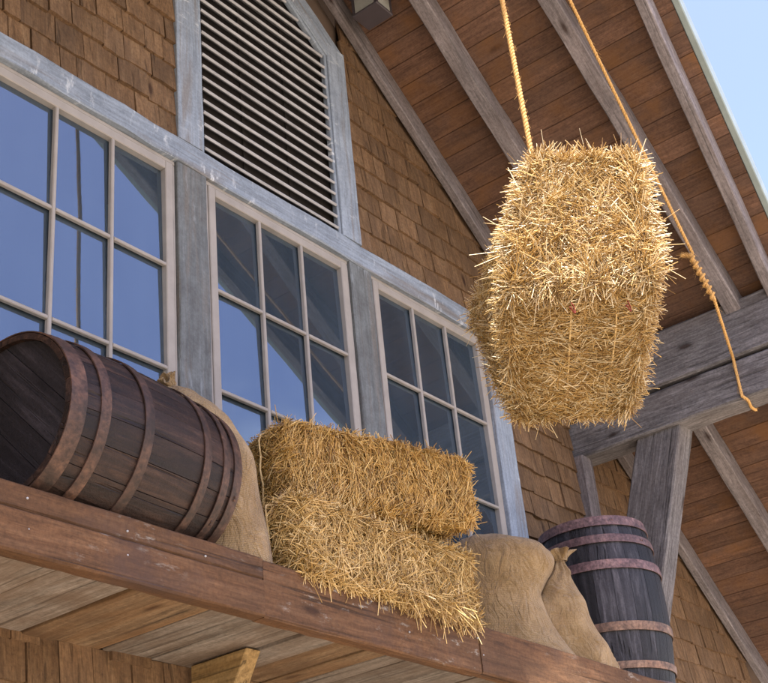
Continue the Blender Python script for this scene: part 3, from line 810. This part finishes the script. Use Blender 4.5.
# lower bale, long side to the front
low_bale = bale('bleached straw bale resting on the ledge, lower of the stacked two', box8(3.78, 5.0, -.765, -.19, 1.725, 2.06, rot=.0), 11, 34000, M['straw_grey'], 0, (1, (-.45, .45)),
     {'*': dict(out=.14, len=(.08, .18)), (1, -1): dict(out=.14, len=(.07, .20), axis=2, align=.25, spread=.8, fat=1.05)}, lump=.014, flakes=6, depth_f=.09, rnd=18)
rngL = np.random.default_rng(31); nl = 190
cxs = np.concatenate([rngL.normal(4.50, .08, 80), rngL.normal(4.70, .05, 60), rngL.uniform(3.85, 4.88, 50)])
P0 = np.stack([cxs, rngL.uniform(-.785, -.70, nl), rngL.uniform(1.74, 1.80, nl)], 1)
Dl = np.stack([rngL.normal(0, .45, nl), rngL.uniform(-.5, .05, nl), rngL.uniform(-1.1, .3, nl)], 1); Dl /= np.linalg.norm(Dl, axis=1)[:, None]
P0[:, 1] -= .03; P0[:, 1] = np.where(Dl[:, 2] < -.1, np.minimum(P0[:, 1], -.772), P0[:, 1])
straw_mesh('loose_straw', P0, Dl, rngL.uniform(.04, .13, nl) * np.where(np.abs(cxs - 4.62) < .22, 1.15, .6), rngL.uniform(.0016, .003, nl), rngL, M['straw_grey'], low_bale, .3)
# upper bale
tl, tr_, brr, bll = at(284, 417, Y=-.62), at(472, 461, Y=-.86), at(478, 522, Y=-.86), at(288, 508, Y=-.62)
C8 = np.zeros((2, 2, 2, 3)); dv = np.array([.12, .50, 0.0])
C8[0, 0, 0], C8[0, 0, 1], C8[1, 0, 0], C8[1, 0, 1] = bll, tl, brr, tr_
for i in (0, 1):
    for k in (0, 1): C8[i, 1, k] = C8[i, 0, k] + dv
bale('golden straw bale on top of the stacked two, ends overhanging', C8, 12, 34000, M['straw_gold'], 0, (1, (-.4, .45)),
     {'*': dict(out=.25, len=(.06, .15)), (1, -1): dict(out=.26, len=(.05, .14), axis=2, align=.88, spread=.35)}, lump=.016, flakes=11, depth_f=.06, rnd=14)
# hanging bale
d_ = lambda x, y, z_: at(x, y, depth=z_)
TL, TR, EL, ER = d_(532, 152, 6.15), d_(634, 157, 6.05), d_(503, 292, 5.75), d_(661, 274, 5.58)
FL, FR, KL, KR = d_(517, 423, 6.2), d_(632, 419, 6.02), d_(470, 314, 6.5), d_(615, 260, 6.5)
C8 = np.zeros((2, 2, 2, 3))
# u: left/right, v: front(-1: E/T side) .. back, w: down/up
C8[0, 0, 0], C8[1, 0, 0] = EL, ER; C8[0, 0, 1], C8[1, 0, 1] = TL, TR
C8[0, 1, 0], C8[1, 1, 0] = FL, FR; C8[0, 1, 1], C8[1, 1, 1] = KL, KR
bale('sunlit straw bale hanging in mid air from a rope', C8, 13, 60000, M['straw'], 0, (0, (-.12, .5)),
     {'*': dict(out=.30, len=(.08, .20)), (1, -1): dict(out=.38, len=(.10, .28), fat=1.1), (2, -1): dict(out=.13, len=(.07, .19), axis=0, align=.65, spread=.45)}, lump=.018, flakes=6, depth_f=.03, groove=.09, rnd=16, tuft=2.0)

hb = [o for o in bpy.data.objects if o.name.startswith('straw_bale')][-1]
M['red'] = plain('red twine', (.16, .015, .012), .8)
for (px_, py_) in ((572, 306), (628, 304)):
    c_ = at(px_, py_, depth=5.62)
    v, f = tube([c_ + np.array([.02 * math.sin(t * 5), .0, .015 * math.cos(t * 7) - .03 * t]) for t in np.linspace(0, 1, 12)], .0028, 5)
    mesh('twine_end', v, f, M['red'], hb, smooth=True)

# ------------------------------------------------------------------ burlap sacks
RH = np.array([.586, -.810, 0.0]); VHZ = np.array([.810, .586, 0.0])
def plane_pt(x, y, A0):
    """pixel on the upright plane through A0 facing the viewer's bearing"""
    v = ray(x, y); t = ((A0 - CAM) @ VHZ) / (v @ VHZ); return CAM + v * t
def sack(label, A0, rows, seed, depth=.75, floor=FLOOR + .004, push=0.0, wr=.012, ruffle=None):
    rng = np.random.default_rng(seed)
    rings = []
    for (y, xl, xr) in rows:
        a, b = plane_pt(xl, y, A0), plane_pt(xr, y, A0); rings.append(((a + b) / 2, np.linalg.norm(b - a) / 2, (b - a) / np.linalg.norm(b - a)))
    C = np.array([r[0] for r in rings]); A = np.array([r[1] for r in rings]); U = np.array([r[2] for r in rings])
    n = 44; t = np.linspace(0, len(rows) - 1, n); i0 = np.arange(len(rows))
    def cr(vals):
        out = np.zeros((n,) + vals.shape[1:])
        for k in range(n):
            i = min(int(t[k]), len(rows) - 2); u = t[k] - i
            p0, p1, p2, p3 = vals[max(i - 1, 0)], vals[i], vals[i + 1], vals[min(i + 2, len(rows) - 1)]
            out[k] = .5 * (2 * p1 + (p2 - p0) * u + (2 * p0 - 5 * p1 + 4 * p2 - p3) * u * u + (3 * p1 - 3 * p2 + p3 - p0) * u ** 3)
        return out
    C, A, U = cr(C), np.maximum(cr(A), .012), cr(U)
    m = 56; w1, w2 = waves(rng, 6, 5, 10), waves(rng, 10, 16, 34)
    V = np.zeros((n, m, 3)); UV = np.zeros((n, m, 2))
    for i in range(n):
        dep = min(A[i] * depth * 1.05, .26)
        for k in range(m):
            a = 2 * math.pi * k / m; ca, sa = math.cos(a), math.sin(a)
            ca = math.copysign(abs(ca) ** .85, ca); sa = math.copysign(abs(sa) ** .85, sa)
            V[i, k] = C[i] + U[i] * A[i] * ca - VHZ * dep * sa + VHZ * push
            UV[i, k] = (k / m * 2 * math.pi * .3, i / n * .9)
    flat = V.reshape(-1, 3); ctr = flat.mean(0); o_ = flat - np.repeat(C, m, 0); o_ /= np.linalg.norm(o_, axis=1)[:, None] + 1e-9
    # folds gather towards the tied neck
    ii = np.repeat(np.arange(n), m) / (n - 1); kk = np.tile(np.arange(m), n)
    neck = np.exp(-ii * 5.0) * np.minimum(1, ii * 8)
    w3, w4 = waves(rng, 5, 7, 13), waves(rng, 4, 4, 7)
    w5 = waves(rng, 5, 9, 16)
    sq = flat * np.array([1, 1, .45])
    fold = (1 - np.abs(np.tanh(2.6 * w5(sq)))) * np.clip(.5 + .6 * w4(flat), 0, 1) + .6 * (1 - np.abs(np.tanh(2.6 * w3(flat)))) * np.clip(.5 - .6 * w4(flat), 0, 1)
    disp = wr * w1(flat) + wr * .35 * w2(flat) - wr * 1.9 * fold + neck * .013 * np.sin(kk * 2 * math.pi / m * 9 + 2 * np.sin(ii * 9)) * 1.2
    crs = np.exp(-((kk - m * .08) / m / .05) ** 2) * np.sin(ii * 26 + seed) * .010
    disp += crs
    disp *= np.minimum(1, np.repeat(A, m) / .08)
    flat = flat + o_ * disp[:, None]
    flat[:, 2] = np.maximum(flat[:, 2], floor)
    flat[:, 1] = np.clip(flat[:, 1], -.745 - .12 * np.maximum(flat[:, 2] - FLOOR - .02, 0), -.09)
    F = [(i * m + k, i * m + (k + 1) % m, (i + 1) * m + (k + 1) % m, (i + 1) * m + k) for i in range(n - 1) for k in range(m)]
    F += [tuple(range(m - 1, -1, -1)), tuple(range((n - 1) * m, n * m))]
    root = empty('burlap_sack', (ctr[0], ctr[1], floor), label, 'sack', 'burlap sacks')
    body = mesh('body', flat, F, M['burlap'], root, smooth=True)
    uvl = body.data.uv_layers.new(name='UVMap'); uvf = UV.reshape(-1, 2)
    li = np.zeros(len(body.data.loops), np.int32); body.data.loops.foreach_get('vertex_index', li)
    uvl.data.foreach_set('uv', uvf[li].reshape(-1)); fix_normals(body)
    return root, C, A, U
def neck_tie(root, c, axis, r, seed, ear=.07, flare=1.7):
    """twine round the neck and the gathered ruffle of cloth above it"""
    rng = np.random.default_rng(seed)
    ax = np.array(axis, float); ax /= np.linalg.norm(ax); s = np.cross(ax, [0.3, .2, 1]); s /= np.linalg.norm(s); b = np.cross(ax, s)
    n, m = 12, 40; V = []
    for i in range(n):
        u = i / (n - 1); rr = r * (1 + (flare - 1) * u ** 1.3)
        for k in range(m):
            a = 2 * math.pi * k / m; wob = 1 + (.34 * u) * math.sin(5 * a + seed) + .2 * u * math.sin(9 * a + 2 * seed + u * 2) + .1 * math.sin(13 * a)
            V.append(c + ax * (u * ear * (1 + .25 * math.sin(3 * a + seed))) + rr * wob * (math.cos(a) * s + math.sin(a) * b))
    F = [(i * m + k, i * m + (k + 1) % m, (i + 1) * m + (k + 1) % m, (i + 1) * m + k) for i in range(n - 1) for k in range(m)]
    o = mesh('mouth', V, F, M['burlap'], root, smooth=True)
    uvl = o.data.uv_layers.new(name='UVMap'); co = np.array([[(k / m) * .5, i / n * .15] for i in range(n) for k in range(m)])
    li = np.zeros(len(o.data.loops), np.int32); o.data.loops.foreach_get('vertex_index', li); uvl.data.foreach_set('uv', co[li].reshape(-1))
    sm = o.modifiers.new('cloth', 'SOLIDIFY'); sm.thickness = .005; sm.offset = 0
    pts = []
    for q in np.linspace(0, 1, 50): a = q * 2 * math.pi * 2; pts.append(c + ax * (-.003 + .007 * q) + (r * 1.06 + .002) * (math.cos(a) * s + math.sin(a) * b))
    v, f = tube(pts, .0028, 6); mesh('tie', v, f, M['burlap'], root, smooth=True)
    pts = [c + r * s + (s * .02 + b * .02) * q + np.array([0, 0, -.07]) * q * q for q in np.linspace(0, 1, 8)]
    v, f = tube(pts, .003, 5); mesh('tie', v, f, M['twine'], root, smooth=True)
A1 = at(505, 620, Y=-.36)
s1, *_ = sack('plump burlap sack slumped against the right end of the stacked bales', A1,
     [(536, 478, 492), (539, 468, 508), (545, 456, 529), (553, 450, 545), (566, 446, 551), (582, 443, 545), (600, 441, 543), (622, 441, 550), (645, 443, 566), (668, 448, 586), (690, 455, 600)], 21, .66, wr=.016)
A2 = at(575, 630, Y=-.60)
s2, C, A, U = sack('narrow burlap sack with tied ruffled neck in front of the black barrel', A2,
     [(561, 553, 566), (566, 550, 569), (574, 546, 575), (586, 538, 580), (600, 531, 585), (618, 529, 591), (636, 533, 601), (652, 545, 613), (666, 558, 627), (676, 566, 633), (690, 575, 638)], 22, .7, wr=.015)
neck_tie(s2, C[0] + VHZ * 0, (-.10, -.05, 1), .036, 3, ear=.05, flare=1.9)
A3 = at(225, 500, Y=-.52)
s3, C, A, U = sack('burlap sack standing between the lying barrel and the straw bales', A3,
     [(385, 166, 174), (389, 164, 184), (397, 160, 203), (410, 156, 221), (430, 152, 236), (453, 150, 250), (485, 148, 258), (520, 148, 265), (555, 150, 273), (585, 155, 278)], 23, .62)
neck_tie(s3, C[1], (-.75, -.2, .55), .022, 5, ear=.045, flare=1.5)

# ------------------------------------------------------------------ hoist rope, pulley
def rope_mesh(name, pts, rad, parent, pitch=.062, fuzz=0, mat='rope'):
    P = np.asarray(pts, float)
    seg = np.linalg.norm(np.diff(P, axis=0), axis=1); s = np.concatenate([[0], np.cumsum(seg)]); n = max(8, int(s[-1] / (pitch / 10)))
    q = np.linspace(0, s[-1], n); C = np.stack([np.interp(q, s, P[:, i]) for i in range(3)], 1)
    T = np.gradient(C, axis=0); T /= np.linalg.norm(T, axis=1)[:, None]
    N = np.zeros_like(C); N[0] = np.cross(T[0], [.3, .9, .2]); N[0] /= np.linalg.norm(N[0])
    for i in range(1, n):
        v = N[i - 1] - T[i] * (N[i - 1] @ T[i]); N[i] = v / np.linalg.norm(v)
    B = np.cross(T, N); V, F = [], []
    for k in range(3):
        a = 2 * np.pi * (q / pitch + k / 3)
        path = C + rad * .46 * (np.cos(a)[:, None] * N + np.sin(a)[:, None] * B)
        v, f = tube(path, rad * .58, 6); m = len(V); V += v; F += [tuple(i + m for i in g_) for g_ in f]
    o = mesh(name, V, F, M[mat], parent, smooth=True)
    if fuzz:
        rng = np.random.default_rng(5); idx = rng.integers(0, n, fuzz); a = rng.uniform(0, 6.28, fuzz)
        d = np.cos(a)[:, None] * N[idx] + np.sin(a)[:, None] * B[idx]; dd = d * .5 + T[idx] * rng.choice((-1, 1), fuzz)[:, None] * .9; dd /= np.linalg.norm(dd, axis=1)[:, None]
        straw_mesh('fibres', C[idx] + d * rad * .8, dd, rng.uniform(.01, .035, fuzz), np.full(fuzz, .0007), rng, M[mat], parent)
    return o
hang = at(531, 150, X=4.65)
PUL = np.array([4.65, at(505, 5, X=4.65)[1], 6.30])
rope = empty('hoist_rope', hang, 'tan twisted rope from the hanging bale over the pulley to the purlin beam', 'rope')
knot0 = at(691, 256, X=7.06); knot1 = at(714, 299, X=7.17)
rope_mesh('hanging_line', [PUL + np.array([-.045, 0, 0]), (hang * .5 + PUL * .5) + np.array([-.012, .01, 0]), hang + np.array([.0, .0, -.10])], .0135, rope, fuzz=300)
arc = [PUL + .045 * np.array([-math.cos(a), 0, math.sin(a)]) for a in np.linspace(0, 2.6, 10)]
kd = (knot0 - PUL)
sag = [PUL + np.array([.04, 0, .03]) + kd * u + np.array([0, 0, -.012 * 4 * u * (1 - u)]) for u in np.linspace(0, 1, 16)]
rope_mesh('hauling_line', arc + sag[1:], .0105, rope, fuzz=300)
# whipped knot and loop round the beam
pts = []
for q in np.linspace(0, 1, 150):
    a = q * 2 * math.pi * 7; c = knot0 + (knot1 - knot0) * q; ax = (knot1 - knot0) / np.linalg.norm(knot1 - knot0)
    s = np.cross(ax, [0, 1, 0]); s /= np.linalg.norm(s); b = np.cross(ax, s); pts.append(c + (.015 + .005 * math.sin(q * 3.1)) * (math.cos(a) * s + math.sin(a) * b))
rope_mesh('knot', pts, .0085, rope, fuzz=160)
rope_mesh('knot_core', [knot0 - (knot1 - knot0) * .05, knot1 + (knot1 - knot0) * .02], .014, rope)
tail = knot0 + np.array([0, 0, 0.0]); tv = at(681, 257, X=7.04)
rope_mesh('tail', [tail, tail * .5 + tv * .5 + np.array([0, 0, .012]), tv + np.array([0, 0, .012])], .012, rope, fuzz=120)
e0, e1, e2, e3 = knot1, at(733, 358, X=BX - .018), at(742, 396, X=BX - .02), at(750, 406, X=BX + .02)
zb = 3.562
rope_mesh('loop', [e0, e1, e2, np.array([BX + .01, e3[1], zb - .004]), np.array([BX + .12, e3[1] + .03, zb - .010]), np.array([BX + .25, e3[1] + .05, zb + .02]), np.array([BX + .262, e3[1] + .03, 3.9]), np.array([BX + .255, e3[1], 4.14])], .0105, rope, fuzz=120)
# bale sling: the rope passes round the bale under the hanging line
pul = empty('pulley', PUL, 'iron pulley block under the ridge beam above the hanging bale', 'pulley')
bm = bmesh.new(); bmesh.ops.create_cone(bm, cap_ends=True, segments=24, radius1=.038, radius2=.038, depth=.03)
me = bpy.data.meshes.new('sheave'); bm.to_mesh(me); bm.free(); me.materials.append(M['iron'])
link(bpy.data.objects.new('sheave', me), pul, Matrix.Translation(Vector(PUL)) @ Matrix.Rotation(math.pi / 2, 4, 'X'))
v, f = join_boxes([(PUL[0] - .02, PUL[0] + .02, PUL[1] + sy * .03 - .005, PUL[1] + sy * .03 + .005, PUL[2] - .04, PUL[2] + .10) for sy in (-1, 1)] + [(PUL[0] - .02, PUL[0] + .02, PUL[1] - .024, PUL[1] + .024, PUL[2] + .085, PUL[2] + .135)])
mesh('cheek', v, f, M['iron'], pul)

# ------------------------------------------------------------------ lamp under the soffit
q0 = at(369, 31, Z=5.93); q1 = at(353, 17, Z=5.93); q2 = at(394, 16, Z=5.93)
lx0, lx1 = min(q1[0], q0[0]), q0[0]; ly1, ly0 = q0[1], q2[1]
lamp = empty('soffit_lamp', ((lx0 + lx1) / 2, (ly0 + ly1) / 2, 5.93), 'dark square lantern lamp fixed under the roof boards beside the wall', 'lamp')
cx, cy = (lx0 + lx1) / 2, (ly0 + ly1) / 2; hx, hy = (lx1 - lx0) / 2, (ly1 - ly0) / 2
v, f = join_boxes([(lx0, lx1, ly0, ly1, 5.93, 5.952)]); o = mesh('base_plate', v, f, M['housing'], lamp)
bv = o.modifiers.new('edge', 'BEVEL'); bv.width = .006
zt = zr(lx1, SOF) - .03
posts = [(sx, sy) for sx in (-1, 1) for sy in (-1, 1)]
for sx, sy in posts:
    px, py = cx + sx * (hx - .014), cy + sy * (hy - .014)
    v, f = boxv(px - .010, px + .010, py - .010, py + .010, 5.953, zt); mesh('corner_post', v, f, M['housing'], lamp)
for (a, b, c, d) in ((lx0 + .006, lx0 + .010, ly0 + .026, ly1 - .026), (lx1 - .010, lx1 - .006, ly0 + .026, ly1 - .026), (lx0 + .026, lx1 - .026, ly0 + .006, ly0 + .010), (lx0 + .026, lx1 - .026, ly1 - .010, ly1 - .006)):
    v, f = boxv(a, b, c, d, 5.954, zt - .001); mesh('lens', v, f, M['lamp_glass'], lamp)
V = []
for x in (lx0 - .012, lx1 + .012):
    for y in (ly0 - .012, ly1 + .012):
        V += [(x, y, zt), (x, y, zr(x, SOF) - .002)]
o = mesh('cap', V, [(0, 1, 3, 2), (4, 6, 7, 5), (0, 4, 5, 1), (2, 3, 7, 6), (0, 2, 6, 4), (1, 5, 7, 3)], M['housing'], lamp); fix_normals(o)
